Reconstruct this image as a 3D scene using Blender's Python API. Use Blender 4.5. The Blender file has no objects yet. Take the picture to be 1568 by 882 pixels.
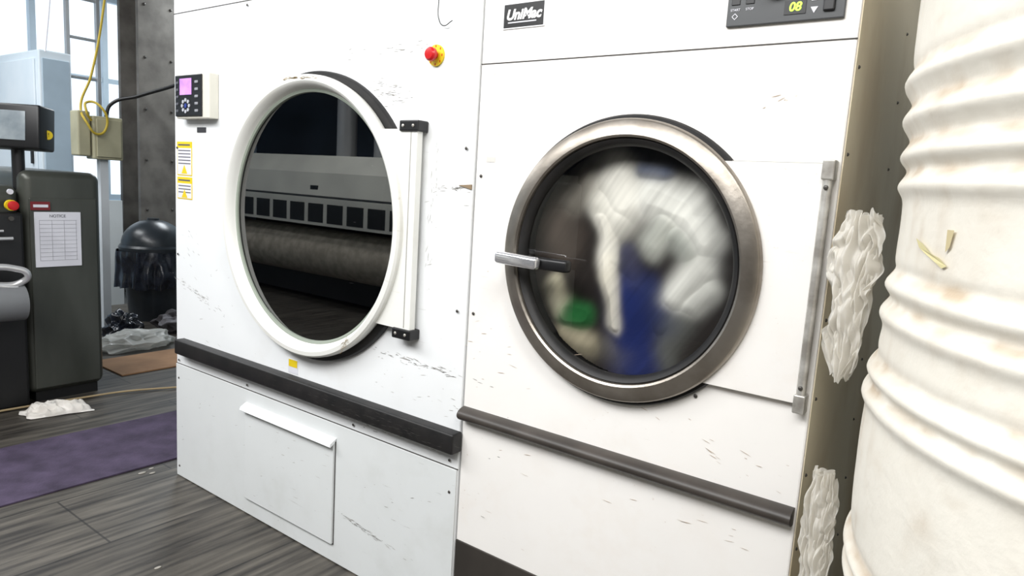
import bpy, bmesh, math, random
from mathutils import Vector, Matrix, noise
random.seed(7)
S=bpy.context.scene
COL=S.collection
try: S.view_settings.view_transform='Standard'
except Exception: pass

# ---------------------------------------------------------------- materials
def srgb(c):
    return tuple(((x/255)/12.92 if x/255<=.04045 else ((x/255+.055)/1.055)**2.4) for x in c)
def M(name,c,rough=.5,metal=0,c2=None,scale=4,stretch=(1,1,1),lo=.35,hi=.65,bump=0,bscale=None,emit=0,coat=0,detail=5,spec=.5):
    m=bpy.data.materials.new(name); m.use_nodes=True
    nt=m.node_tree; b=nt.nodes['Principled BSDF']
    c=srgb(c); c2=srgb(c2) if c2 else tuple(x*.9 for x in c)
    tc=nt.nodes.new('ShaderNodeTexCoord'); mp=nt.nodes.new('ShaderNodeMapping')
    mp.inputs['Scale'].default_value=stretch
    nt.links.new(tc.outputs['Object'],mp.inputs[0])
    n=nt.nodes.new('ShaderNodeTexNoise'); n.inputs['Scale'].default_value=scale; n.inputs['Detail'].default_value=detail
    nt.links.new(mp.outputs[0],n.inputs['Vector'])
    r=nt.nodes.new('ShaderNodeValToRGB'); r.color_ramp.elements[0].position=lo; r.color_ramp.elements[1].position=hi
    r.color_ramp.elements[0].color=(*c,1); r.color_ramp.elements[1].color=(*c2,1)
    nt.links.new(n.outputs[0],r.inputs[0]); nt.links.new(r.outputs[0],b.inputs['Base Color'])
    b.inputs['Roughness'].default_value=rough; b.inputs['Metallic'].default_value=metal
    b.inputs['Specular IOR Level'].default_value=spec
    if coat: b.inputs['Coat Weight'].default_value=coat
    if emit:
        nt.links.new(r.outputs[0],b.inputs['Emission Color']); b.inputs['Emission Strength'].default_value=emit
    if bump:
        bp=nt.nodes.new('ShaderNodeBump'); bp.inputs['Strength'].default_value=bump; bp.inputs['Distance'].default_value=.01
        n2=nt.nodes.new('ShaderNodeTexNoise'); n2.inputs['Scale'].default_value=bscale or scale; n2.inputs['Detail'].default_value=6
        nt.links.new(mp.outputs[0],n2.inputs['Vector']); nt.links.new(n2.outputs[0],bp.inputs['Height']); nt.links.new(bp.outputs[0],b.inputs['Normal'])
    return m
def dirtlayer(nt,tc,src,col,scale,stretch,lo,hi,mscale,mlo,mhi,strength):
    a=nt.nodes.new('ShaderNodeTexNoise'); a.inputs['Scale'].default_value=scale; a.inputs['Detail'].default_value=6; a.inputs['Roughness'].default_value=.6
    mp=nt.nodes.new('ShaderNodeMapping'); mp.inputs['Scale'].default_value=stretch; mp.inputs['Rotation'].default_value=(0,.12,0)
    nt.links.new(tc.outputs['Object'],mp.inputs[0]); nt.links.new(mp.outputs[0],a.inputs['Vector'])
    ra=nt.nodes.new('ShaderNodeMapRange'); ra.inputs[1].default_value=lo; ra.inputs[2].default_value=hi
    g=nt.nodes.new('ShaderNodeTexNoise'); g.inputs['Scale'].default_value=mscale; nt.links.new(tc.outputs['Object'],g.inputs['Vector'])
    rg=nt.nodes.new('ShaderNodeMapRange'); rg.inputs[1].default_value=mlo; rg.inputs[2].default_value=mhi; rg.inputs[4].default_value=strength
    nt.links.new(a.outputs[0],ra.inputs[0]); nt.links.new(g.outputs[0],rg.inputs[0])
    mu=nt.nodes.new('ShaderNodeMath'); mu.operation='MULTIPLY'
    nt.links.new(ra.outputs[0],mu.inputs[0]); nt.links.new(rg.outputs[0],mu.inputs[1])
    mx=nt.nodes.new('ShaderNodeMix'); mx.data_type='RGBA'; mx.inputs[7].default_value=(*srgb(col),1)
    nt.links.new(mu.outputs[0],mx.inputs[0]); nt.links.new(src,mx.inputs[6]); return mx.outputs[2]
def enamel(name,c,dirt,smudge):
    """painted sheet steel: soft tone variation, small specks of grime, faint horizontal rub marks and smudges"""
    m=M(name,c,rough=.42,c2=tuple(x*.975 for x in c),scale=1.6)
    nt=m.node_tree; b=nt.nodes['Principled BSDF']; r=[n for n in nt.nodes if n.type=='VALTORGB'][0]
    tc=[n for n in nt.nodes if n.type=='TEX_COORD'][0]
    s=dirtlayer(nt,tc,r.outputs[0],smudge,7,(1,1,1),.48,.72,2.1,.40,.62,.45)
    s=dirtlayer(nt,tc,s,dirt,26,(.35,1,3.2),.66,.73,2.7,.50,.60,.38)
    s=dirtlayer(nt,tc,s,dirt,95,(.6,1,1.3),.68,.76,3.2,.46,.60,.8)
    nt.links.new(s,b.inputs['Base Color'])
    return m
def glassmat(name,refl,tint=(1,1,1)):
    m=bpy.data.materials.new(name); m.use_nodes=True; nt=m.node_tree; nt.nodes.clear()
    o=nt.nodes.new('ShaderNodeOutputMaterial'); mx=nt.nodes.new('ShaderNodeMixShader'); mx.inputs[0].default_value=refl
    t=nt.nodes.new('ShaderNodeBsdfTransparent'); t.inputs[0].default_value=(*tint,1)
    g=nt.nodes.new('ShaderNodeBsdfGlossy'); g.inputs['Roughness'].default_value=.012
    nt.links.new(t.outputs[0],mx.inputs[1]); nt.links.new(g.outputs[0],mx.inputs[2]); nt.links.new(mx.outputs[0],o.inputs[0])
    return m
def vcol(name,rough=.8,bump=0,bscale=20,spec=.5):
    m=bpy.data.materials.new(name); m.use_nodes=True; nt=m.node_tree; b=nt.nodes['Principled BSDF']
    a=nt.nodes.new('ShaderNodeAttribute'); a.attribute_name='Col'; b.inputs['Specular IOR Level'].default_value=spec
    nt.links.new(a.outputs['Color'],b.inputs['Base Color']); b.inputs['Roughness'].default_value=rough
    if bump:
        tc=nt.nodes.new('ShaderNodeTexCoord'); n=nt.nodes.new('ShaderNodeTexNoise'); n.inputs['Scale'].default_value=bscale; n.inputs['Detail'].default_value=6
        bp=nt.nodes.new('ShaderNodeBump'); bp.inputs['Strength'].default_value=bump; bp.inputs['Distance'].default_value=.01
        nt.links.new(tc.outputs['Object'],n.inputs['Vector']); nt.links.new(n.outputs[0],bp.inputs['Height']); nt.links.new(bp.outputs[0],b.inputs['Normal'])
    return m
def filmmat(name,c,see,gloss=.3,tl_=.38,bs=.5):
    """thin plastic film: diffuse + translucent + some see-through"""
    m=bpy.data.materials.new(name); m.use_nodes=True; nt=m.node_tree; b=nt.nodes['Principled BSDF']; o=nt.nodes['Material Output']
    b.inputs['Base Color'].default_value=(*srgb(c),1); b.inputs['Roughness'].default_value=gloss
    tc=nt.nodes.new('ShaderNodeTexCoord'); n=nt.nodes.new('ShaderNodeTexNoise'); n.inputs['Scale'].default_value=30; n.inputs['Detail'].default_value=5
    bp=nt.nodes.new('ShaderNodeBump'); bp.inputs['Strength'].default_value=bs; bp.inputs['Distance'].default_value=.01
    nt.links.new(tc.outputs['Object'],n.inputs['Vector']); nt.links.new(n.outputs[0],bp.inputs['Height']); nt.links.new(bp.outputs[0],b.inputs['Normal'])
    tl=nt.nodes.new('ShaderNodeBsdfTranslucent'); tl.inputs[0].default_value=(*srgb(c),1)
    m1=nt.nodes.new('ShaderNodeMixShader'); m1.inputs[0].default_value=tl_
    nt.links.new(b.outputs[0],m1.inputs[1]); nt.links.new(tl.outputs[0],m1.inputs[2])
    tr=nt.nodes.new('ShaderNodeBsdfTransparent'); m2=nt.nodes.new('ShaderNodeMixShader'); m2.inputs[0].default_value=see
    nt.links.new(m1.outputs[0],m2.inputs[1]); nt.links.new(tr.outputs[0],m2.inputs[2]); nt.links.new(m2.outputs[0],o.inputs[0])
    return m

white=enamel('white_enamel',(240,242,243),(140,133,125),(220,218,213))
white_warm=enamel('warm_white_enamel',(244,241,237),(180,160,142),(230,220,209))
panel_grey=enamel('lower_panel_enamel',(224,227,227),(135,130,122),(204,206,203))
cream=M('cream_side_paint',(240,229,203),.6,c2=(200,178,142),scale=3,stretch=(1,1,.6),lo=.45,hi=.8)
blackrub=M('black_rubber',(16,16,17),.55,c2=(30,28,28),scale=20)
blackpl=M('black_plastic',(20,20,22),.4)
brownbump=M('brown_vinyl_bumper',(70,64,59),.45,c2=(55,50,46),scale=10)
steel=M('brushed_steel',(160,153,144),.33,.8,c2=(118,110,100),scale=9,lo=.4,hi=.75,bump=.05,bscale=60)
chrome=M('polished_chrome',(225,225,228),.15,.75)
rod=M('hinge_steel',(210,208,202),.4,.5,c2=(160,155,148),scale=25)
screwm=M('screw_dark',(85,82,78),.4,.5)
seamm=M('panel_gap_dark',(70,67,64),.8)
seaml=M('fold_line_grey',(165,163,158),.8)
scuffm=M('scuff_mark',(160,156,150),.9,c2=(195,192,187),scale=30)
scuffd=M('scuff_mark_dark',(100,95,90),.9,c2=(165,160,154),scale=30)
redm=M('red_plastic',(200,25,30),.3); yellowm=M('yellow_label',(235,205,30),.5)
paperm=M('paper_white',(225,225,232),.7); inkm=M('printed_ink',(90,90,96),.8)
greym=M('dark_grey_panel',(66,68,70),.45)
screen_pur=M('purple_lcd',(170,120,215),.3,c2=(205,150,220),scale=20,emit=.5)
screen_grey=M('grey_lcd',(105,115,122),.2,c2=(150,158,162),scale=6,emit=.15)
greenled=M('green_led',(190,255,60),.4,emit=2.0)
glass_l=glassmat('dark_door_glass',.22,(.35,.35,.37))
glass_r=glassmat('door_glass',.07,(.95,.94,.92))
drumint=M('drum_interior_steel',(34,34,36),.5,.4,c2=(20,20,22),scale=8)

# ---------------------------------------------------------------- mesh helpers
def par(o,p):
    if p is not None:
        o.parent=p; o.matrix_parent_inverse=Matrix.Translation(-Vector(p.location))
    return o
def empty(name,loc):
    e=bpy.data.objects.new(name,None); e.location=loc; e.empty_display_size=.1; COL.objects.link(e); return e
def obj(name,bm,mat,p=None,loc=(0,0,0),smooth=False):
    me=bpy.data.meshes.new(name); bmesh.ops.recalc_face_normals(bm,faces=bm.faces[:]); bm.to_mesh(me); bm.free()
    me.materials.append(mat); o=bpy.data.objects.new(name,me); o.location=loc; COL.objects.link(o)
    if smooth:
        for f in me.polygons: f.use_smooth=True
    return par(o,p)
def box(name,x0,x1,y0,y1,z0,z1,mat,p=None,bev=0,seg=2,rot=None):
    bm=bmesh.new(); bmesh.ops.create_cube(bm,size=1)
    bmesh.ops.scale(bm,vec=(x1-x0,y1-y0,z1-z0),verts=bm.verts)
    if bev: bmesh.ops.bevel(bm,geom=bm.edges[:],offset=bev,segments=seg,affect='EDGES',profile=.5)
    o=obj(name,bm,mat,p,((x0+x1)/2,(y0+y1)/2,(z0+z1)/2),smooth=bool(bev and seg>2))
    if rot: o.rotation_euler=rot
    return o
def lathe(name,prof,cx,cy,cz,mat,p=None,axis='Y',seg=96,smooth=True,closed=False,a0=0,a1=2*math.pi):
    bm=bmesh.new(); rows=[]
    full=abs(a1-a0-2*math.pi)<1e-6; n=seg if full else seg+1
    for i in range(n):
        t=a0+(a1-a0)*i/seg; row=[]
        for r,h in prof:
            if axis=='Y': v=(r*math.cos(t),h,r*math.sin(t))
            elif axis=='Z': v=(r*math.cos(t),r*math.sin(t),h)
            else: v=(h,r*math.cos(t),r*math.sin(t))
            row.append(bm.verts.new(v))
        rows.append(row)
    m=len(prof)
    for i in range(seg):
        A=rows[i]; B=rows[(i+1)%n]
        for j in range(m if closed else m-1):
            k=(j+1)%m
            try: bm.faces.new((A[j],A[k],B[k],B[j]))
            except ValueError: pass
    bmesh.ops.remove_doubles(bm,verts=bm.verts,dist=1e-6)
    o=obj(name,bm,mat,p,(cx,cy,cz),smooth=False)
    if smooth:
        for f in o.data.polygons: f.use_smooth=True
        o.data.set_sharp_from_angle(angle=math.radians(35))
    return o
def disc(name,r,y0,y1,cx,cy,cz,mat,p=None,axis='Y',seg=32):
    return lathe(name,[(0,y0),(r,y0),(r,y1),(0,y1)],cx,cy,cz,mat,p,axis,seg)
def tube(name,pts,r,mat,p=None,cyc=False,smooth=True):
    cu=bpy.data.curves.new(name,'CURVE'); cu.dimensions='3D'; cu.bevel_depth=r; cu.bevel_resolution=4; cu.use_fill_caps=True
    sp=cu.splines.new('BEZIER' if smooth else 'POLY')
    P=sp.bezier_points if smooth else sp.points
    P.add(len(pts)-1)
    for q,a in zip(P,pts):
        if smooth: q.co=a; q.handle_left_type=q.handle_right_type='AUTO'
        else: q.co=(*a,1)
    sp.use_cyclic_u=cyc; cu.materials.append(mat)
    o=bpy.data.objects.new(name,cu); COL.objects.link(o); return par(o,p)
def text(name,s,size,loc,mat,p=None,ext=.0006,rot=(math.pi/2,0,0),shear=0,bold=0):
    c=bpy.data.curves.new(name,'FONT'); c.body=s; c.size=size; c.extrude=ext; c.shear=shear; c.offset=bold; c.align_x='CENTER'; c.align_y='CENTER'
    c.materials.append(mat); o=bpy.data.objects.new(name,c); o.location=loc; o.rotation_euler=rot; COL.objects.link(o); return par(o,p)
def prism(name,pts,y0,y1,mat,p=None,bev=0):
    bm=bmesh.new(); vs=[bm.verts.new((x,y1,z)) for x,z in pts]; f=bm.faces.new(vs)
    r=bmesh.ops.extrude_face_region(bm,geom=[f]); ve=[g for g in r['geom'] if isinstance(g,bmesh.types.BMVert)]
    bmesh.ops.translate(bm,vec=(0,y0-y1,0),verts=ve)
    return obj(name,bm,mat,p)
def cut(o,cutters):
    for c in cutters:
        m=o.modifiers.new('b','BOOLEAN'); m.object=c; m.operation='DIFFERENCE'; m.solver='EXACT'
    bpy.context.view_layer.update()
    dg=bpy.context.evaluated_depsgraph_get()
    me=bpy.data.meshes.new_from_object(o.evaluated_get(dg)); o.modifiers.clear(); o.data=me
    for c in cutters: bpy.data.objects.remove(c)
def crumple(name,loc,size,mat,p=None,amp=.3,freq=2.0,seed=0,sub=6,flat=False,rot=None):
    bm=bmesh.new(); bmesh.ops.create_icosphere(bm,subdivisions=sub,radius=1)
    off=Vector((seed*7.3,seed*3.1,seed*1.7))
    for v in bm.verts:
        q=v.co.copy(); f=noise.voronoi(q*freq+off)[0][0]; n=noise.noise(q*1.6+off)
        d=1+amp*(f-.5)*1.2+.22*n
        c=q*d
        v.co=Vector((c.x*size[0],c.y*size[1],c.z*size[2]))
        if flat and v.co.z<-size[2]*.45: v.co.z=-size[2]*.45
    o=obj(name,bm,mat,p,loc,smooth=True)
    if rot: o.rotation_euler=rot
    return o
def scuffs(name,items,p,y=-.0009,mat=None):
    bm=bmesh.new()
    for (x,z,w,h,n,ang) in items:
        for _ in range(n):
            cx=x+random.gauss(0,w/2); cz=z+random.gauss(0,h/2)+ (cx-x)*math.tan(ang)
            L=random.uniform(.002,.016); t=random.uniform(.0003,.0009)
            a=ang+random.gauss(0,.12); ca,sa=math.cos(a),math.sin(a)
            vs=[bm.verts.new((cx+dx*ca-dz*sa,y,cz+dx*sa+dz*ca)) for dx,dz in ((-L,-t*.3),(0,-t),(L,-t*.2),(L*.4,t),(-L*.5,t*.8))]
            bm.faces.new(vs)
    return obj(name,bm,mat or scuffm,p)
def screws(name,pts,p,y=0,r=.0048,mat=screwm):
    bm=bmesh.new()
    for x,z in pts:
        mt=Matrix.Translation((x,y-.001,z))@Matrix.Rotation(math.pi/2,4,'X')@Matrix.Diagonal((1,1,.5,1))
        bmesh.ops.create_uvsphere(bm,u_segments=12,v_segments=8,radius=r,matrix=mt)
    return obj(name,bm,mat,p,smooth=True)

# ---------------------------------------------------------------- room
def floor_mat():
    m=M('wood_look_floor',(100,95,87),.5,c2=(42,39,36),scale=3,stretch=(11,.9,1),lo=.3,hi=.66,bump=.15,bscale=4,detail=10)
    nt=m.node_tree; b=nt.nodes['Principled BSDF']; r=[n for n in nt.nodes if n.type=='VALTORGB'][0]; tc=[n for n in nt.nodes if n.type=='TEX_COORD'][0]
    mp=nt.nodes.new('ShaderNodeMapping'); mp.inputs['Rotation'].default_value=(0,0,math.pi/2)
    br=nt.nodes.new('ShaderNodeTexBrick'); br.inputs['Scale'].default_value=1; br.inputs['Brick Width'].default_value=.92; br.inputs['Row Height'].default_value=.46
    br.inputs['Mortar Size'].default_value=.004; br.inputs['Color1'].default_value=(1,1,1,1); br.inputs['Color2'].default_value=(.76,.75,.74,1); br.inputs['Mortar'].default_value=(.3,.3,.3,1)
    nt.links.new(tc.outputs['Object'],mp.inputs[0]); nt.links.new(mp.outputs[0],br.inputs['Vector'])
    mx=nt.nodes.new('ShaderNodeMix'); mx.data_type='RGBA'; mx.blend_type='MULTIPLY'; mx.inputs[0].default_value=1
    nt.links.new(r.outputs[0],mx.inputs[6]); nt.links.new(br.outputs[0],mx.inputs[7]); nt.links.new(mx.outputs[2],b.inputs['Base Color'])
    return m
box('floor',-9.2,2.4,-4.6,3.7,-.1,0,floor_mat())
box('ceiling',-9.2,2.4,-4.6,3.7,3.7,3.8,M('ceiling_grey',(110,116,124),.9))
wallm=M('pale_blue_wall',(190,212,230),.8,c2=(165,192,216),scale=2)
box('wall_back',-9.2,2.4,3.6,3.7,0,3.7,M('wall_back_paint',(175,188,195),.85))
box('wall_right',2.3,2.4,-4.6,3.6,0,3.7,M('wall_right_paint',(170,170,168),.85))
box('wall_front',-9.2,2.3,-4.6,-4.5,0,3.7,M('wall_front_paint',(48,60,74),.8,c2=(32,40,52),scale=1))
wl=box('wall_left',-9.2,-9.1,-4.5,3.6,0,3.7,wallm)
cut(wl,[box('c',-9.5,-8.9,.9,3.2,.9,3.3,wallm)])
wn=empty('window_1',(-9.15,2.05,.9)); fm=M('window_frame_paint',(185,202,214),.5)
box('frame_bottom',-9.19,-9.11,.9,3.2,.9,.96,fm,wn); box('frame_top',-9.19,-9.11,.9,3.2,3.24,3.3,fm,wn)
for i,y in enumerate((.9,1.65,2.4,3.14)): box('mullion_%d'%(i+1),-9.19,-9.11,y,y+.06,.96,3.24,fm,wn)
box('transom',-9.18,-9.12,.96,3.14,2.3,2.35,fm,wn)

# purple floor mat
bm=bmesh.new(); N=60
for i in range(N+1):
    y=-1.8+3.6*i/N; w=.012*math.sin(y*3.1)
    bm.verts.new((-3.66+w,y,.001)); bm.verts.new((-3.66+w,y,.007)); bm.verts.new((-3.03+w*.6,y,.007)); bm.verts.new((-3.03+w*.6,y,.001))
bm.verts.ensure_lookup_table()
for i in range(N):
    for k in range(3):
        bm.faces.new([bm.verts[i*4+k],bm.verts[i*4+k+1],bm.verts[i*4+k+5],bm.verts[i*4+k+4]])
obj('purple_floor_mat',bm,M('purple_mat',(78,66,90),.85,c2=(50,40,60),scale=9,bump=.3,bscale=90,lo=.3,hi=.7,detail=9),smooth=False)

# ---------------------------------------------------------------- LEFT dryer
LD=empty('industrial_tumble_dryer',(-2.055,.6,0))
lx0,lx1=-2.865,-1.249
cx,cz=-1.952,1.205
body=box('cabinet',lx0,lx1,0,1.2,.0,2.35,white,LD,bev=.004)
cut(body,[lathe('c',[(0,-.1),(.44,-.1),(.44,.75),(0,.75)],cx,0,cz,white,None,seg=96)])
par(body,LD)
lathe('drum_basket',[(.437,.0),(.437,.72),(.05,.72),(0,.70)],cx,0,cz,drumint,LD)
box('base_panel',lx0+.002,lx1-.002,-.004,.001,.004,.511,panel_grey,LD,bev=.0015)
box('gap_base',lx0,lx1,-.0012,.001,.511,.5145,seamm,LD)
box('gap_top',lx0,lx1,-.0012,.001,1.958,1.961,seamm,LD)
gx=cx+.012
lathe('door_gasket',[(.425,0),(.425,-.016),(.484,-.018),(.488,-.012),(.488,0)],gx,0,cz,blackrub,LD,seg=128)
doorw=enamel('door_white_enamel',(236,236,231),(150,135,110),(215,210,198))
lathe('door_ring',[(.468,-.018),(.473,-.035),(.472,-.050),(.466,-.056),(.452,-.0575),(.444,-.053),(.434,-.034),(.429,-.022),(.424,-.012)],cx,0,cz,doorw,LD,seg=128)
lathe('inner_reflection_band',[(.431,-.023),(.427,-.025),(.420,-.022),(.418,-.012)],cx,0,cz,M('reflection_greenish',(150,158,146),.5),LD,seg=128)  # greenish band paints in the recess reflection at the glass edge
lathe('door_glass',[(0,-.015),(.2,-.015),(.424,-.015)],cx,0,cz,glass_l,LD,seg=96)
def hinge_plate(name,cx,cz,R,hz,xr,y0,y1,mat,p):
    a=math.asin(hz/R); pts=[]
    for i in range(33):
        t=a-2*a*i/32; pts.append((cx+R*math.cos(t),cz+R*math.sin(t)))
    pts+= [(xr,cz-hz),(xr,cz+hz)]
    return prism(name,pts,y0,y1,mat,p)
hinge_plate('door_hinge_plate',cx,cz,.462,.298,-1.436,-.038,-.016,doorw,LD)
box('plate_fold',-1.462,-1.4595,-.0392,-.037,cz-.292,cz+.292,seaml,LD)
for i,z in enumerate((1.512,.893)):
    box('hinge_bracket_%d'%(i+1),-1.505,-1.428,-.045,.0,z-.016,z+.016,blackpl,LD,bev=.004)
    screws('bracket_screws_%d'%(i+1),[(-1.488,z),(-1.447,z)],LD,y=-.045,r=.005,mat=rod)
box('bumper_rail',-2.80,-1.238,-.045,0,.572,.634,blackrub,LD,bev=.006,seg=3)
scuffs('bumper_scuffs',[(-1.75,.60,.35,.03,70,0),(-1.45,.60,.3,.03,60,0)],LD,y=-.0458,mat=M('rubber_wear',(62,60,58),.9))
box('lint_door',-2.33,-1.80,-.014,-.004,.072,.445,panel_grey,LD,bev=.002)
box('lint_door_gap',-2.331,-1.7965,-.005,-.003,.068,.448,seamm,LD)
bm=bmesh.new()
prof=[(-.004,.462),(-.03,.448),(-.034,.437),(-.031,.434),(-.012,.446)]
a=[bm.verts.new((-2.335,y,z)) for y,z in prof]; b=[bm.verts.new((-1.795,y,z)) for y,z in prof]
for i in range(5): bm.faces.new((a[i],a[(i+1)%5],b[(i+1)%5],b[i]))
bm.faces.new(a); bm.faces.new(b[::-1]); obj('lint_door_pull_lip',bm,white,LD)
screws('panel_screws',[(-1.277,1.453),(-1.28,.989),(-2.84,.989),(-2.84,.45),(-1.712,.532),(-1.275,.436),(-1.28,.535),(-2.33,.532),(-2.344,1.943),(-2.84,.05),(-1.28,1.93),(-2.84,.53),(-2.84,1.43)],LD,y=-.004)
es=(-1.408,1.712)
disc('stop_plate',.030,-.006,0,es[0],0,es[1],yellowm,LD)
lathe('stop_button',[(.010,-.006),(.010,-.018),(.019,-.02),(.0195,-.03),(.015,-.036),(0,-.038)],es[0],0,es[1],redm,LD,seg=32)
for i in range(8):
    t=i*math.pi/4; box('stop_mark_%d'%i,es[0]+.025*math.cos(t)-.0015,es[0]+.025*math.cos(t)+.0015,-.0068,-.006,es[1]+.025*math.sin(t)-.003,es[1]+.025*math.sin(t)+.003,redm,LD)
box('controller_housing',-2.775,-2.535,-.04,0,1.542,1.712,M('controller_cream',(225,222,210),.5),LD,bev=.004)
box('controller_face',-2.773,-2.580,-.046,-.04,1.550,1.708,blackpl,LD,bev=.003)
box('controller_screen',-2.735,-2.650,-.0475,-.046,1.632,1.694,screen_pur,LD)
for r_ in range(5):
    box('side_key_a%d'%r_,-2.762,-2.747,-.048,-.046,1.566+r_*.027,1.576+r_*.027,M('key_grey_a%d'%r_,(90,92,100),.5),LD,bev=.002)
    box('side_key_b%d'%r_,-2.625,-2.602,-.048,-.046,1.566+r_*.027,1.576+r_*.027,M('key_grey_b%d'%r_,(150,152,158),.5),LD,bev=.002)
keyl=M('key_light',(190,192,200),.5)
for i in range(8):
    t=i*math.pi/4; disc('ring_key_%d'%i,.007,-.0485,-.046,-2.692+.026*math.cos(t),0,1.590+.022*math.sin(t),keyl,LD,seg=12)
disc('centre_key',.009,-.0485,-.046,-2.692,0,1.590,M('key_blue',(40,60,140),.5),LD,seg=16)
box('name_tag',-2.69,-2.625,-.002,0,1.492,1.512,M('tag_dark',(55,55,58),.5),LD)
for i,(z0,z1) in enumerate(((1.318,1.455),(1.222,1.312))):
    box('warning_label_%d'%(i+1),-2.845,-2.73,-.0016,0,z0,z1,yellowm,LD)
    box('warning_paper_%d'%(i+1),-2.841,-2.734,-.0020,-.0016,z0+.004,z1-.026,paperm,LD)
    box('warning_head_%d'%(i+1),-2.835,-2.745,-.0024,-.0016,z1-.016,z1-.010,inkm,LD)
    for k in range(5 if i==0 else 3):
        zz=z1-.036-k*.013
        box('warning_text_%d_%d'%(i,k),-2.835,-2.74,-.0024,-.0016,zz-.002,zz+.002,inkm,LD)
prism('warning_triangle_1',[(-2.81,1.326),(-2.765,1.326),(-2.7875,1.362)],-.0026,-.0016,yellowm,LD)
prism('warning_triangle_2',[(-2.81,1.228),(-2.765,1.228),(-2.7875,1.262)],-.0026,-.0016,yellowm,LD)
box('small_label',-2.075,-2.02,-.0016,0,.638,.69,paperm,LD); box('small_label_head',-2.072,-2.023,-.0024,-.0016,.662,.688,yellowm,LD)
tube('loose_wire',[(-1.40,-.002,2.0),(-1.405,-.006,1.86),(-1.40,-.008,1.81),(-1.38,-.01,1.79),(-1.345,-.012,1.80)],.0014,blackpl,LD)
prism('side_latch',[(-1.30,1.350),(-1.252,1.354),(-1.252,1.340)],-.004,0,M('latch_rusty',(150,130,105),.6,.3),LD)
scuffs('scuff_marks',[(-1.62,1.62,.10,.05,60,-.05),(-1.60,1.74,.2,.02,30,-.02),(-2.5,.9,.5,.3,20,.2),(-1.5,1.1,.3,.4,20,.1),(-1.40,1.25,.02,.2,30,1.4),(-1.32,1.34,.08,.01,18,0),(-2.55,.62,.3,.15,14,-.3),(-1.4,.72,.25,.06,20,0)],LD)
scuffs('scuff_marks_dark',[(-2.70,.84,.18,.022,70,-.28),(-2.72,1.0,.08,.12,12,-.5),(-1.42,.80,.22,.014,80,-.02),(-1.62,1.62,.08,.03,16,0),(-1.62,1.55,.1,.06,8,-.1),(-1.30,1.34,.05,.006,10,0)],LD,mat=scuffd)
scuffs('base_scuffs',[(-2.0,.30,.3,.15,22,.1),(-2.05,.43,.25,.015,30,0)],LD,y=-.0150)
scuffs('base_scuffs_low',[(-1.62,.18,.16,.010,70,-.12),(-2.6,.3,.25,.2,8,.3),(-1.5,.35,.3,.15,8,.1)],LD,y=-.0050,mat=scuffd)
scuffs('ring_grime',[(cx-.02,cz+.460,.09,.005,50,0),(cx+.25,cz-.384,.02,.015,24,.8)],LD,y=-.0585,mat=M('ring_grime_brown',(150,130,95),.9))

# ---------------------------------------------------------------- RIGHT dryer
RD=empty('industrial_tumble_dryer',(-.773,.6,0))
rx0,rx1=-1.241,-.304
cx,cz=-.765,1.191
body=box('cabinet',rx0,rx1,0,1.15,0,2.3,white_warm,RD,bev=.004)
cut(body,[lathe('c',[(0,-.1),(.300,-.1),(.300,.6),(0,.6)],cx,0,cz,white,None,seg=96)])
par(body,RD)
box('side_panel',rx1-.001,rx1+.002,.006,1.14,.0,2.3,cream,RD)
bm=bmesh.new()
for z in [i*.17+.1 for i in range(13)]:
    for y in (.03,.55):
        bmesh.ops.create_uvsphere(bm,u_segments=8,v_segments=6,radius=.004,matrix=Matrix.Translation((rx1+.002,y,z)))
obj('side_rivets',bm,screwm,RD)
lathe('drum_basket',[(.297,.0),(.297,.55),(0,.56)],cx,0,cz,drumint,RD)
lathe('door_gasket',[(.29,0),(.29,-.010),(.346,-.012),(.350,-.006),(.350,0)],cx,0,cz,blackrub,RD,seg=128)
lathe('door_ring',[(.336,-.012),(.3395,-.022),(.337,-.030),(.333,-.034),(.300,-.040),(.295,-.037),(.291,-.020)],cx,0,cz,steel,RD,seg=128)
lathe('glass_seal',[(.294,-.028),(.290,-.033),(.282,-.028),(.275,-.018),(.275,-.008)],cx,0,cz,blackrub,RD,seg=128)
lathe('door_glass',[(0,-.014),(.15,-.014),(.280,-.012)],cx,0,cz,glass_r,RD,seg=96)
hinge_plate('door_hinge_plate',cx,cz,.330,.247,-.330,-.018,-.008,white_warm,RD)
hinge_plate('plate_shadow_line',cx,cz,.330,.249,-.327,-.008,-.0,seaml,RD)  # oversize grey backing draws the thin shadow line around the hinge plate
disc('hinge_rod',.0095,cz-.252,cz+.250,-.321,-.020,0,rod,RD,'Z',24)
for i,z in enumerate((cz+.235,cz-.245)):
    box('hinge_block_%d'%(i+1),-.333,-.309,-.031,0,z-.020,z+.020,rod,RD,bev=.003)
    screws('hinge_screw_%d'%(i+1),[(-.321,z-.035*(1 if i==0 else -1))],RD,y=-.030,r=.005)
hd=box('handle_lever',-1.092,-.958,-.092,-.066,1.154,1.186,chrome,RD,bev=.010,seg=4,rot=(0,math.radians(2),0))
box('handle_stem',-.995,-.885,-.066,-.036,1.152,1.182,blackpl,RD,bev=.007,seg=3)
bm=bmesh.new(); prof=[(0,.676)]+[(-.038*math.cos(t),.695+.021*math.sin(t)) for t in [(-math.pi/2+.15)+i*(math.pi-.3)/10 for i in range(11)]]+[(0,.714)]
L=len(prof); a=[bm.verts.new((-1.234,y,z)) for y,z in prof]; b=[bm.verts.new((-.308,y,z)) for y,z in prof]
for i in range(L): bm.faces.new((a[i],a[(i+1)%L],b[(i+1)%L],b[i]))
bm.faces.new(a); bm.faces.new(b[::-1]); o=obj('bumper_rail',bm,brownbump,RD,smooth=True); o.data.set_sharp_from_angle(angle=math.radians(40))
box('kick_plate',rx0+.002,rx1-.002,-.006,0,.0,.298,M('kick_plate_dark',(62,57,52),.5,c2=(48,44,40),scale=6),RD,bev=.002)
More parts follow.
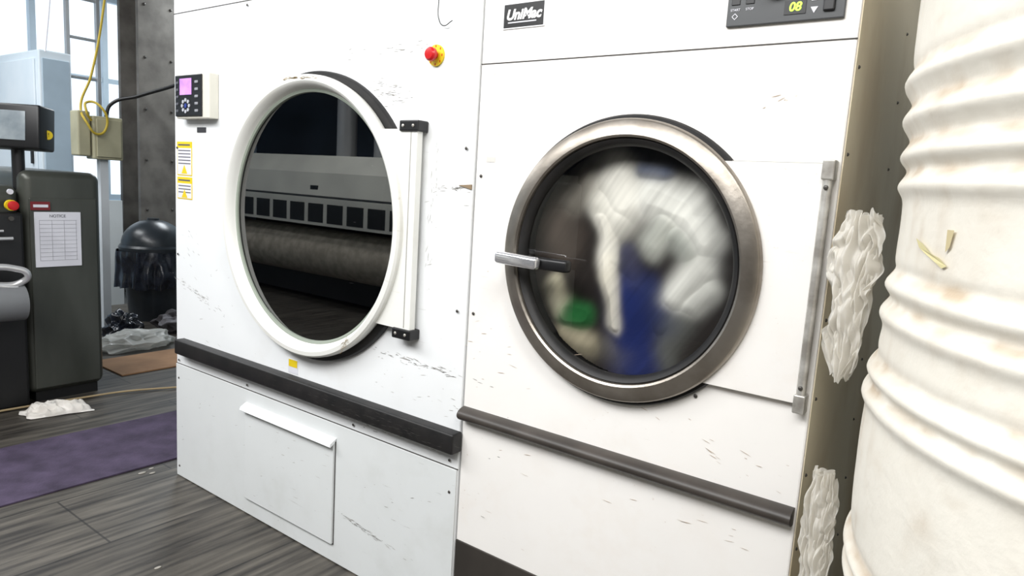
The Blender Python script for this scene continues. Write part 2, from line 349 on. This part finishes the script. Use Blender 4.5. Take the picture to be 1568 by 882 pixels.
box('gap_header',rx0,rx1,-.0014,.001,1.678,1.6805,seamm,RD)
screws('panel_screws',[(-1.221,1.379),(-1.2216,.991),(-.55,.905)],RD,y=-.001)
box('badge_border',-1.174,-1.040,-.003,0,1.763,1.829,M('badge_white',(235,235,235),.4),RD,bev=.0012)
box('badge_plate',-1.170,-1.044,-.0042,-.003,1.767,1.825,M('badge_black',(14,14,16),.35),RD)
text('badge_lettering','UniMac',.036,(-1.107,-.0046,1.797),M('badge_letters',(235,235,235),.4),RD,shear=.25,bold=.0014)
box('badge_stroke',-1.155,-1.065,-.0052,-.0042,1.777,1.780,paperm,RD)
box('control_panel',-.566,-.332,-.008,0,1.719,1.94,greym,RD,bev=.002)
box('display_window',-.447,-.405,-.0095,-.008,1.733,1.760,blackpl,RD)
text('display_digits','08',.024,(-.426,-.0100,1.7465),greenled,RD,shear=.15,bold=.0004)
for i,x in enumerate((-.548,-.518)):
    box('key_%d'%(i+1),x-.009,x+.009,-.0095,-.008,1.762,1.782,blackpl,RD,bev=.001)
    text('key_label_%d'%(i+1),'START' if i==0 else 'STOP',.007,(x,-.0085,1.752),paperm,RD)
disc('selector_knob',.022,-.03,-.008,-.468,0,1.793,blackpl,RD)
prism('arrow_up',[(-.396,1.756),(-.382,1.756),(-.389,1.768)],-.0092,-.008,paperm,RD)
prism('arrow_down',[(-.396,1.744),(-.389,1.732),(-.382,1.744)],-.0092,-.008,paperm,RD)
box('rocker_switch',-.372,-.350,-.014,-.008,1.733,1.79,blackpl,RD,bev=.003)
text('key_symbol','◇',.014,(-.548,-.0085,1.738),paperm,RD)
scuffs('scuff_marks',[(-.44,1.56,.04,.015,6,.3),(-1.1,.9,.2,.12,18,.1),(-.50,.79,.25,.05,18,-.3),(-.8,.5,.5,.2,12,.1),(-.45,.60,.2,.1,8,0),(-.42,1.35,.1,.1,8,.1),(-.4,1.1,.06,.2,8,.2)],RD,y=-.0012,mat=M('scuff_brown',(190,172,156),.9))
box('small_sticker_frame',-1.205,-1.175,-.001,0,1.418,1.432,M('sticker_edge',(215,212,206),.6),RD)

# tumbling laundry mass : soft swept fabric surface, with a painted reflection, just behind the glass
R=.292; G=230
blobs=[ # (x1,z1,x2,z2,width,(rgb),weight)
 (-.055,.20,-.03,.14,.034,(232,232,226),1.1),(-.09,.14,-.05,.10,.030,(215,215,208),.9),
 (-.085,.10,-.06,.0,.019,(235,234,226),1.1),(-.06,.0,-.028,-.165,.0145,(228,225,212),1.2),(-.13,.18,-.18,.14,.026,(128,125,118),.6),
 (.04,.165,.14,.135,.032,(240,242,238),1.2),(.14,.13,.18,.07,.026,(230,232,228),1.1),(.075,.10,.05,.05,.022,(196,200,194),.9),
 (.18,.0,.12,-.07,.025,(214,216,212),1.0),(.10,.07,.14,.04,.020,(165,170,165),.7),(.20,-.05,.16,-.09,.02,(200,202,198),.9),
 (.02,-.09,.035,-.25,.040,(28,42,98),1.5),(.06,-.07,.10,-.15,.026,(46,54,84),.8),(.01,.222,.07,.215,.014,(66,78,108),.8),
 (-.01,.02,.01,-.05,.018,(62,64,86),.7),
 (-.165,-.145,-.125,-.155,.020,(30,92,48),1.5),(-.225,-.085,-.19,-.13,.018,(190,186,165),1.0),(-.17,-.205,-.10,-.235,.022,(150,144,124),.8),
 (.13,-.14,.11,-.22,.026,(96,99,96),.6),(-.04,-.235,.0,-.25,.026,(94,92,86),.5),(-.22,.08,-.20,-.0,.036,(88,80,74),.45),(-.24,.13,-.17,.17,.03,(72,68,64),.4)]  # last two dark browns paint in the glass reflection of piled sheets
def seg_d(px,pz,x1,z1,x2,z2):
    vx,vz=x2-x1,z2-z1; t=max(0,min(1,((px-x1)*vx+(pz-z1)*vz)/(vx*vx+vz*vz+1e-9)))
    return math.hypot(px-x1-t*vx,pz-z1-t*vz)
BL=[(b_,srgb(b_[5])) for b_ in blobs]
bm=bmesh.new(); cl=bm.verts.layers.float_color.new('Col'); grid={}
base=srgb((38,35,34))
for i in range(G+1):
    for j in range(G+1):
        x=-R+2*R*i/G; z=-R+2*R*j/G
        if x*x+z*z>R*R: continue
        ang=math.atan2(z+.12,x-.02); rr=math.hypot(x-.02,z+.12)
        nx=x+.022*noise.noise(Vector((x*9,z*9,1)))+.004*noise.noise(Vector((x*24,z*24,1))); nz=z+.022*noise.noise(Vector((x*9,z*9,5)))+.004*noise.noise(Vector((x*24,z*24,5)))
        W=.34; c=[base[k]*W for k in range(3)]
        hgt=0
        for (b_,lc) in BL:
            x1,z1,x2,z2,w,col,wt=b_
            d=seg_d(nx,nz,x1,z1,x2,z2); g=wt*math.exp(-(d/(w*1.22))**2.1)
            for k in range(3): c[k]+=lc[k]*g*1.2
            W+=g*1.2; hgt=max(hgt,g)
        # fine diagonal motion streaks
        a_=x*.55+z*.85; b2=x*.85-z*.55
        st=1+.14*noise.noise(Vector((a_*6,b2*60,3)))+.10*noise.noise(Vector((a_*6,b2*130,7)))+.22*noise.noise(Vector((x*12,z*9,9)))
        v=bm.verts.new((x,.045-.010*min(1,hgt),z)); v[cl]=(*[max(0,min(1,c[k]/W*st*1.12)) for k in range(3)],1); grid[i,j]=v
for i in range(G):
    for j in range(G):
        q=[grid.get(k) for k in ((i,j),(i+1,j),(i+1,j+1),(i,j+1))]
        if all(q): bm.faces.new(q)
obj('tumbling_laundry',bm,vcol('blurred_fabric',1.0,spec=.1),RD,(cx,0,cz),smooth=True)

# ---------------------------------------------------------------- ribbed plastic tank
ridges=[1.548,1.492,1.438,1.392,1.238,1.192,1.098,1.060,.80,.76,.42,.38]
bm=bmesh.new(); cl=bm.verts.layers.float_color.new('Col'); rows=[]
NZ=560; NT=260; H=2.05; TR=.580
def tank_r(z):
    return TR+.008*math.sin((z-.05)*math.pi/.36)
for i in range(NZ+1):
    z=H*i/NZ; row=[]
    for j in range(NT):
        t=2*math.pi*j/NT
        zz=z+.004*noise.noise(Vector((math.cos(t)*2.5,math.sin(t)*2.5,z*2)))
        rib=sum(math.exp(-((zz-k)/.014)**2) for k in ridges)-.30*sum(math.exp(-((zz-k-.026)/.009)**2) for k in ridges)
        dirt=sum(math.exp(-((zz-k-.020)/.009)**2) for k in ridges)
        rad=tank_r(z)+.0095*rib
        if z>1.97: rad-= (z-1.97)**2*14
        nn=noise.fractal(Vector((math.cos(t)*3,math.sin(t)*3,z*4)),1,2,4)
        n2=noise.fractal(Vector((math.cos(t)*11,math.sin(t)*11,z*24+4)),1,2,5)
        n3=noise.fractal(Vector((math.cos(t)*18,math.sin(t)*18,z*9+9)),1,2,4)
        n4=noise.noise(Vector((math.cos(t)*5,math.sin(t)*5,z*3+20)))
        r_=rad+.0025*nn
        v=bm.verts.new((r_*math.cos(t),r_*math.sin(t),z))
        a=max(0,min(1,dirt*(.45+1.0*n2+.5*n4)))*.60+max(0,n2-.30)*.26+max(0,nn-.05)*.16+max(0,n3-.10)*.24
        a=min(.75,a); c1=srgb((237,232,220)); c2=srgb((178,152,118))
        v[cl]=(*[c1[k]*(1-a)+c2[k]*a for k in range(3)],1); row.append(v)
    rows.append(row)
for i in range(NZ):
    for j in range(NT):
        bm.faces.new((rows[i][j],rows[i][(j+1)%NT],rows[i+1][(j+1)%NT],rows[i+1][j]))
bm.faces.new(rows[0][::-1]); bm.faces.new(rows[-1])
TK=empty('ribbed_plastic_tank',(.408,-.147,0))
tk=obj('tank_shell',bm,vcol('dirty_translucent_plastic',.42,.12,60),TK,(.408,-.147,0),smooth=True)
lathe('tank_lid',[(0,2.10),(.2,2.10),(.24,2.05),(.26,2.03)],.408,-.147,0,M('lid_white',(230,225,210),.5),TK,'Z',48)
def tank_patch(name,pts,mat):
    bm=bmesh.new(); vs=[]
    for deg,z in pts:
        t=math.radians(deg); r_=tank_r(z)+.005; vs.append(bm.verts.new((r_*math.cos(t),r_*math.sin(t),z)))
    bm.faces.new(vs); return obj(name,bm,mat,TK,(.408,-.147,0))
tank_patch('torn_sticker',[(204.5,1.318),(207,1.312),(210,1.300),(212,1.297),(214,1.288),(213,1.284),(211,1.291),(208,1.300),(206,1.306)],M('sticker_straw',(218,208,158),.6))
tank_patch('sticker_scrap',[(213,1.334),(214.5,1.334),(214,1.312),(213.2,1.305)],M('sticker_straw_dark',(205,190,148),.6))

# ---------------------------------------------------------------- thin crumpled plastic bags between dryer and tank
ragm=filmmat('thin_white_plastic_film',(246,243,236),.16,.45,.42,.08)
def tri(x):
    x=x%1.0; a=abs(x*2-1)*2-1; s=math.cos(2*math.pi*x)
    return .35*a+.65*s
def bag(name,xc,yc,z0,z1,wf,seed,layers=4):
    """several thin, softly pleated layers of film gathered together"""
    bm=bmesh.new(); NU,NV=80,160
    for L_ in range(layers):
        so=Vector((seed*3.7+L_*9.1,seed*1.3,L_*4.4)); g={}
        ph=L_*1.3+seed
        zt=z1-.02*abs(noise.noise(so))*L_; zb=z0+.03*abs(noise.noise(so*2))*L_
        for j in range(NV+1):
            v=j/NV; z=zb+(zt-zb)*v
            for i in range(NU+1):
                u=i/NU*2-1
                n1=noise.noise(Vector((u*1.2,v*3.5,0))+so); n2=noise.noise(Vector((u*3,v*7,3))+so); n3=noise.noise(Vector((u*1.5,v*3,8))+so)
                w=wf(v)*(.88+.34*noise.noise(Vector((2 if u>0 else -2,v*5,1))+so)+.10*noise.noise(Vector((2 if u>0 else -2,v*16,1))+so))
                pl=tri(u*1.2+n1*1.5+ph+v*.9)*.62+tri(u*2.1+v*1.6+n2*.9+ph)*.25+tri(v*2.6+n3*1.8+u*.9)*.30+.10*n2
                cup=(1-u*u)*(.022-.011*L_)
                x=u*w+.008*n3+.004*pl; y=-cup+.0115*pl+.007*n3*2-.004*L_
                dz=.014*noise.noise(Vector((u*3,7,seed))+so)*(1 if j in(0,NV) else .5)
                g[i,j]=bm.verts.new((x,y,z+dz-(z0+z1)/2))
        for i in range(NU):
            for j in range(NV): bm.faces.new((g[i,j],g[i+1,j],g[i+1,j+1],g[i,j+1]))
    o=obj(name,bm,ragm,None,(xc,yc,(z0+z1)/2),smooth=True)
    return o
def w_up(v): return .017+.024*math.sin(min(1,v*1.15)*math.pi*.62)+.006*math.sin(v*11)
def w_dn(v): return .036-.010*v+.006*math.sin(v*10+1)
bag('crumpled_plastic_bag',-.250,-.03,1.02,1.35,w_up,1)
bag('crumpled_plastic_bag',-.252,-.03,.46,.825,w_dn,4)

# ---------------------------------------------------------------- near-left ironer / press
IR=empty('industrial_ironing_machine',(-4.75,-.2,0))
gm=M('grey_green_painted_steel',(80,82,76),.36,.3,c2=(62,64,58),scale=5,stretch=(1,1,.3),lo=.3,hi=.7)
gm2=M('ironer_black',(24,24,25),.45)
silver=M('bright_steel_tube',(222,222,222),.25,.6)
box('end_housing',-5.35,-4.27,-.09,.305,.05,1.285,gm,IR,bev=.05,seg=6)
box('housing_side_skirt',-4.275,-4.262,-.06,.275,.08,1.14,gm,IR,bev=.006)
box('end_housing_plinth',-5.3,-4.30,-.05,.27,0,.06,gm2,IR)
box('feed_side',-5.35,-4.25,-1.0,-.092,.0,1.06,gm2,IR,bev=.015)
box('feed_top_cowl',-5.35,-4.28,-1.0,-.10,1.03,1.20,gm,IR,bev=.04,seg=4)
disc('press_roll',.095,-.95,-.14,-4.16,0,.60,M('padded_roll_grey',(120,122,124),.6),IR,'Y',40)
tube('feed_handle',[(-4.2,-.7,.79),(-4.14,-.35,.79),(-4.12,-.19,.785),(-4.11,-.13,.75),(-4.13,-.15,.71),(-4.15,-.3,.70)],.017,silver,IR)
tube('feed_handle_lower',[(-4.2,-.7,.70),(-4.15,-.3,.70),(-4.13,-.17,.68)],.014,silver,IR)
tube('guide_bar',[(-4.2,-.8,.93),(-4.2,-.16,.93)],.009,silver,IR)
tube('guide_bar_upper',[(-4.2,-.8,.97),(-4.2,-.20,.97)],.006,silver,IR)
box('maker_tag',-4.262,-4.252,-.055,.035,1.075,1.12,M('tag_maroon',(120,30,36),.5),IR)
box('maker_tag_text',-4.2525,-4.2505,-.045,.025,1.09,1.105,paperm,IR)
box('instruction_sheet',-4.262,-4.254,-.04,.185,.765,1.065,paperm,IR)
inkl=M('faint_ink',(165,165,172),.8)
for i in range(11):
    z=1.02-i*.022; box('sheet_line_%d'%i,-4.2545,-4.2528,-.02,.165,z,z+.0014,inkl,IR)
for i in range(4):
    y=-.02+i*.06; box('sheet_col_%d'%i,-4.2545,-4.2528,y,y+.0014,.80,1.02,inkl,IR)
text('sheet_heading','NOTICE',.022,(-4.2536,.07,1.043),inkm,IR,rot=(math.pi/2,0,math.pi/2))
lathe('stop_collar',[(0,.0),(.028,.0),(.028,.02),(0,.02)],-4.25,-.15,1.10,yellowm,IR,'X',24)
lathe('stop_button',[(.012,.02),(.012,.035),(.024,.038),(.024,.05),(0,.058)],-4.25,-.15,1.10,redm,IR,'X',24)
disc('indicator_1',.014,0,.012,-4.25,-.15,1.17,paperm,IR,'X',16); disc('indicator_2',.012,0,.012,-4.25,-.15,1.03,screwm,IR,'X',16)
disc('monitor_post',.03,1.18,1.42,-4.36,-.07,0,blackpl,IR,'Z',20)
def rbox(name,w,d,h,loc,rz,rx,mat,bev=.01):
    o=box(name,-w/2,w/2,-d/2,d/2,-h/2,h/2,mat,None,bev=bev,seg=3); o.location=loc; o.rotation_euler=(rx,0,rz); return par(o,IR)
mrz=math.radians(42); mc=Vector((-4.36,-.095,1.505))
RM=Matrix.Rotation(mrz,3,'Z')
rbox('monitor_case',.36,.15,.23,mc,mrz,math.radians(-4),blackpl,.012)
rbox('monitor_screen',.27,.004,.15,mc+RM@Vector((-.022,-.077,.008)),mrz,math.radians(-4),screen_grey,.001)
disc('monitor_sticker',.024,-.003,.003,*(mc+RM@Vector((.180,.0,-.03))),yellowm,IR,'X',24)
text('monitor_sticker_mark','!',.03,mc+RM@Vector((.185,0,-.03)),blackpl,IR,rot=(math.pi/2,0,math.pi/2))

# ---------------------------------------------------------------- flatwork ironer across the aisle (seen mirrored in the glass)
FI=empty('flatwork_ironer',(-6.3,-3.5,0))
fw=M('ironer_light_grey',(216,216,206),.4,c2=(198,198,190),scale=2)
bm=bmesh.new(); pr=[(-3.0,.85),(-3.0,1.12),(-3.06,1.38),(-3.2,1.56),(-4.0,1.58),(-4.0,.85)]
a=[bm.verts.new((-9.0,y,z)) for y,z in pr]; b=[bm.verts.new((-3.4,y,z)) for y,z in pr]
for i in range(6): bm.faces.new((a[i],a[(i+1)%6],b[(i+1)%6],b[i]))
bm.faces.new(a); bm.faces.new(b[::-1]); obj('hood',bm,fw,FI)
for i in range(18):
    x=-8.9+i*.3; box('vent_%d'%(i+1),x,x+.24,-3.008,-2.998,.88,1.07,gm2,FI)
box('hood_trim',-9,-3.4,-3.01,-3.0,1.13,1.15,greym,FI); box('hood_badge',-5.9,-5.78,-3.052,-3.02,1.2,1.25,blackpl,FI)
disc('heated_roll',.25,-8.95,-3.45,0,-3.28,.54,M('roll_cloth',(190,182,166),.8,c2=(160,152,138),scale=14),FI,'X',48)
box('feed_table',-9,-3.4,-3.7,-3.30,.05,.28,gm2,FI)
box('end_frame_1',-3.45,-3.30,-3.95,-3.0,0,1.5,fw,FI,bev=.03); box('end_frame_2',-9.05,-8.95,-3.95,-3.0,0,1.5,fw,FI,bev=.03)
PP=empty('exhaust_pipe',(-6.3,-3.7,1.55))
pm=M('galvanised_duct',(170,172,174),.4,.3)
for i,x in enumerate((-5.5,-6.1,-4.4)): disc('duct_%d'%(i+1),.11,1.56,3.69,x,-3.65,0,pm,PP,'Z',24)
disc('duct_horizontal',.10,-8.8,-3.2,0,-3.65,2.6,pm,PP,'X',24)

# ---------------------------------------------------------------- background objects (left)
SC=empty('steel_column',(-7.35,2.07,0)); cm=M('column_grey_paint',(120,116,110),.7,c2=(92,88,83),scale=5,bump=.2)
box('flange_front',-7.22,-7.17,1.90,2.28,0,3.7,cm,SC); box('flange_rear',-7.60,-7.55,1.90,2.28,0,3.7,cm,SC); box('web',-7.56,-7.21,2.07,2.11,0,3.7,cm,SC)
bm=bmesh.new()
for z in [.4+i*.5 for i in range(7)]:
    for y in (1.96,2.22): bmesh.ops.create_uvsphere(bm,u_segments=8,v_segments=6,radius=.014,matrix=Matrix.Translation((-7.168,y,z)))
obj('bolts',bm,screwm,SC)
EC=empty('electrical_cabinet',(-7.4,1.1,0)); ecm=M('cabinet_pale_blue',(226,234,240),.45,c2=(212,224,232),scale=2)
box('cabinet_body',-7.95,-6.92,.95,1.20,.0,2.27,ecm,EC,bev=.01)
box('door_panel',-7.93,-7.0,.935,.95,.1,2.2,ecm,EC,bev=.006); box('side_door',-6.92,-6.905,.97,1.18,.1,2.2,M('cabinet_side',(172,190,204),.45),EC,bev=.004)
box('lock_handle',-7.08,-7.05,.915,.935,1.3,1.45,blackpl,EC,bev=.004)
LA=empty('metal_ladder',(-7.55,1.55,0)); lm=M('ladder_aluminium',(195,198,200),.4,.4)
for i,y in enumerate((1.42,1.69)): box('rail_%d'%(i+1),-7.58,-7.53,y-.015,y+.015,0,3.5,lm,LA)
for i in range(9): disc('rung_%d'%(i+1),.014,1.42,1.69,-7.555,0,.3+i*.37,lm,LA,'Y',12)
JB=empty('junction_box',(-5.9,1.0,0)); jm=M('junction_beige',(180,176,148),.5,c2=(160,156,130),scale=4)
box('enclosure',-5.98,-5.84,.92,1.14,1.37,1.70,jm,JB,bev=.01); box('cover',-5.84,-5.825,.94,1.12,1.39,1.68,jm,JB,bev=.004)
box('side_enclosure',-6.0,-5.86,.82,.91,1.39,1.73,jm,JB,bev=.01)
box('post',-5.96,-5.90,.99,1.05,0,1.38,M('post_white',(205,210,214),.5),JB); box('post_foot',-6.03,-5.87,.93,1.1,0,.012,greym,JB)
ycm=M('yellow_cord_mat',(190,165,50),.6)
YC=tube('yellow_cord',[(-6.1,1.25,3.69),(-6.02,1.10,2.6),(-5.93,.95,2.0),(-5.90,.86,1.76),(-5.80,.86,1.64),(-5.79,.93,1.56),(-5.80,1.0,1.62),(-5.80,.97,1.76),(-5.86,.90,1.80),(-5.80,.86,1.72),(-5.82,.90,1.66)],.009,ycm)
BC=tube('black_cable',[(-5.88,1.03,1.70),(-5.86,1.06,1.80),(-5.7,1.2,1.88),(-5.2,1.35,2.02),(-4.7,1.4,2.25),(-4.3,1.42,2.6),(-4.1,1.42,3.69)],.013,blackpl)
tube('white_hanging_wire',[(-6.6,1.0,3.69),(-6.55,.92,2.7),(-6.5,.85,2.2)],.006,paperm)
TB=empty('domed_trash_bin',(-6.15,1.52,0)); tbm=M('bin_dark_plastic',(44,49,54),.3,c2=(34,38,42),scale=6)
lathe('bin_body',[(0,0),(.20,0),(.25,.60),(.262,.60),(.262,.63)],-6.15,1.52,0,tbm,TB,'Z',48)
lathe('domed_lid',[(.27,.60),(.275,.64),(.262,.66)]+[(.255*math.cos(t),.66+.22*math.sin(t)) for t in [i*math.pi/2/10 for i in range(11)]],-6.15,1.52,0,tbm,TB,'Z',48)
lathe('lid_knob',[(.05,.875),(.05,.89),(0,.895)],-6.15,1.52,0,tbm,TB,'Z',24)
bagm=M('black_bin_liner',(18,20,26),.22,c2=(34,38,48),scale=14)
bm=bmesh.new(); n=90; rows=[]
for k in range(14):
    z=.61-k*.024; row=[]
    for j in range(n):
        t=2*math.pi*j/n; r_=.285+.02*k/13+.035*noise.noise(Vector((math.cos(t)*5,math.sin(t)*5,z*6)))+.012*math.sin(t*17)*k/13
        row.append(bm.verts.new((r_*math.cos(t),r_*math.sin(t),z+(.04*noise.noise(Vector((math.cos(t)*4,math.sin(t)*4,9))) if k==13 else 0))))
    rows.append(row)
for k in range(13):
    for j in range(n): bm.faces.new((rows[k][j],rows[k][(j+1)%n],rows[k+1][(j+1)%n],rows[k+1][j]))
obj('bin_liner',bm,bagm,TB,(-6.15,1.52,0),smooth=True)
crumple('black_garbage_bag',(-5.63,1.02,.055),(.13,.12,.12),bagm,amp=.5,freq=2.4,seed=3,flat=True)
film=filmmat('clear_plastic_film',(215,215,210),.25,.25)
crumple('plastic_film_sheet',(-5.22,.90,.033),(.17,.26,.075),film,amp=.7,freq=2.2,seed=5,flat=True)
crumple('cloth_bundle',(-5.55,1.42,.05),(.15,.17,.11),M('dark_cloth',(50,46,48),.9,c2=(110,108,112),scale=7,lo=.5,hi=.6),amp=.5,freq=2.2,seed=8,flat=True)
box('cardboard_sheet',-4.95,-4.50,.50,1.20,.002,.010,M('cardboard_brown',(160,122,88),.8,c2=(136,102,72),scale=4))
box('leaning_board',-6.95,-6.90,1.25,1.60,.0,1.0,M('white_board',(210,216,218),.6))
# crumpled white towel on the floor
bm=bmesh.new(); nx,ny=80,80; g={}
for i in range(nx+1):
    for j in range(ny+1):
        u=i/nx*2-1; v=j/ny*2-1; e=max(0,1-max(abs(u)**4+abs(v)**4,0))
        q=Vector((u*1.4,v*2.2,3.3)); q+=Vector((noise.noise(q*.8),noise.noise(q*.8+Vector((5,5,5))),0))*.6
        f=abs(noise.noise(q)); f2=abs(noise.noise(q*2.3))
        h=.004+e**.45*(.042*(1-f*1.8)+.008*(1-f2*2)+.008)
        w=1+.22*noise.noise(Vector((u*1.5,v*1.5,8)))
        g[i,j]=bm.verts.new((u*.085*w+v*.03,v*.14*w,max(.002,h)))
for i in range(nx):
    for j in range(ny): bm.faces.new((g[i,j],g[i+1,j],g[i+1,j+1],g[i,j+1]))
obj('white_towel',bm,M('white_terry',(236,232,226),.95,c2=(220,214,206),scale=12,bump=.3,bscale=150),None,(-4.06,-.04,.0),smooth=True)
tube('floor_hose',[(-4.2,-.65,.012),(-4.22,-.35,.012),(-4.18,.15,.012),(-4.15,.35,.012),(-4.0,.7,.012),(-3.9,1.1,.012)],.006,M('hose_beige',(165,145,110),.6))
bm=bmesh.new()
for x,y,s in ((-2.98,-.10,.010),(-2.95,-.07,.008),(-3.0,-.05,.007),(-2.2,-.42,.007)):
    bmesh.ops.create_icosphere(bm,subdivisions=2,radius=s,matrix=Matrix.Translation((x,y,s*.2))@Matrix.Diagonal((1,1.8,.25,1)))
obj('lint_scraps',bm,M('lint_grey',(160,156,148),.95),smooth=True)

# ---------------------------------------------------------------- lights
def area(name,loc,rot,sx,sy,e,c=(1,1,1)):
    l=bpy.data.lights.new(name,'AREA'); l.shape='RECTANGLE'; l.size=sx; l.size_y=sy; l.energy=e; l.color=c
    o=bpy.data.objects.new(name,l); o.location=loc; o.rotation_euler=rot; COL.objects.link(o); return o
def fixture(x,y,l):
    f=empty('ceiling_light_fixture',(x,y,3.6)); box('tray',x-l/2,x+l/2,y-.1,y+.1,3.62,3.69,M('tray_white',(230,230,230),.5),f,bev=.01)
    for k in (-.04,.04): disc('tube_%d'%(1 if k<0 else 2),.015,x-l/2+.03,x+l/2-.03,0,y+k,3.60,M('tube_glow',(255,255,255),.4,emit=4),f,'X',12)
for x,y in ((-1.6,-2.2),(-4.2,-2.0),(.6,-2.2),(-6.6,-1.0)): fixture(x,y,1.5)
area('ceiling_tube_light_1',(-1.3,-2.7,3.2),(math.radians(48),0,0),3.2,1.1,142,(1,1,.995))
area('ceiling_tube_light_2',(-4.0,-2.2,3.4),(math.radians(25),0,0),3.0,.8,76,(.98,.99,1))
area('ceiling_tube_light_3',(-6.5,-.6,3.4),(0,0,0),2.4,.8,80,(.95,.98,1))
area('ceiling_tube_light_4',(1.0,-1.7,3.3),(math.radians(30),math.radians(25),0),1.6,.8,55,(1,.985,.95))
area('ceiling_tube_light_5',(-7.0,2.9,3.3),(math.radians(-20),0,0),1.8,.8,70,(.9,.96,1))
area('ironer_fill_light',(-6.0,-2.2,3.5),(math.radians(-25),0,0),4.0,.6,45,(1,1,1))  # added fill without a fixture, brightens the ironer for its reflection in the glass

w=bpy.data.worlds.new('daylight'); S.world=w; w.use_nodes=True
bg=w.node_tree.nodes['Background']; bg.inputs[0].default_value=(.80,.90,1,1); bg.inputs[1].default_value=1.4

# ---------------------------------------------------------------- camera
cd=bpy.data.cameras.new('camera'); cd.sensor_width=36; cd.lens=24.19; cd.clip_start=.02
co=bpy.data.objects.new('camera',cd); COL.objects.link(co)
rt=Vector((.8016,.5946,.0618)); up=Vector((-.1354,.0796,.9875)); bk=Vector((.5823,-.8,.1444))
m=Matrix(((rt.x,up.x,bk.x,0),(rt.y,up.y,bk.y,-1.5),(rt.z,up.z,bk.z,1.353),(0,0,0,1)))
co.matrix_world=m; S.camera=co
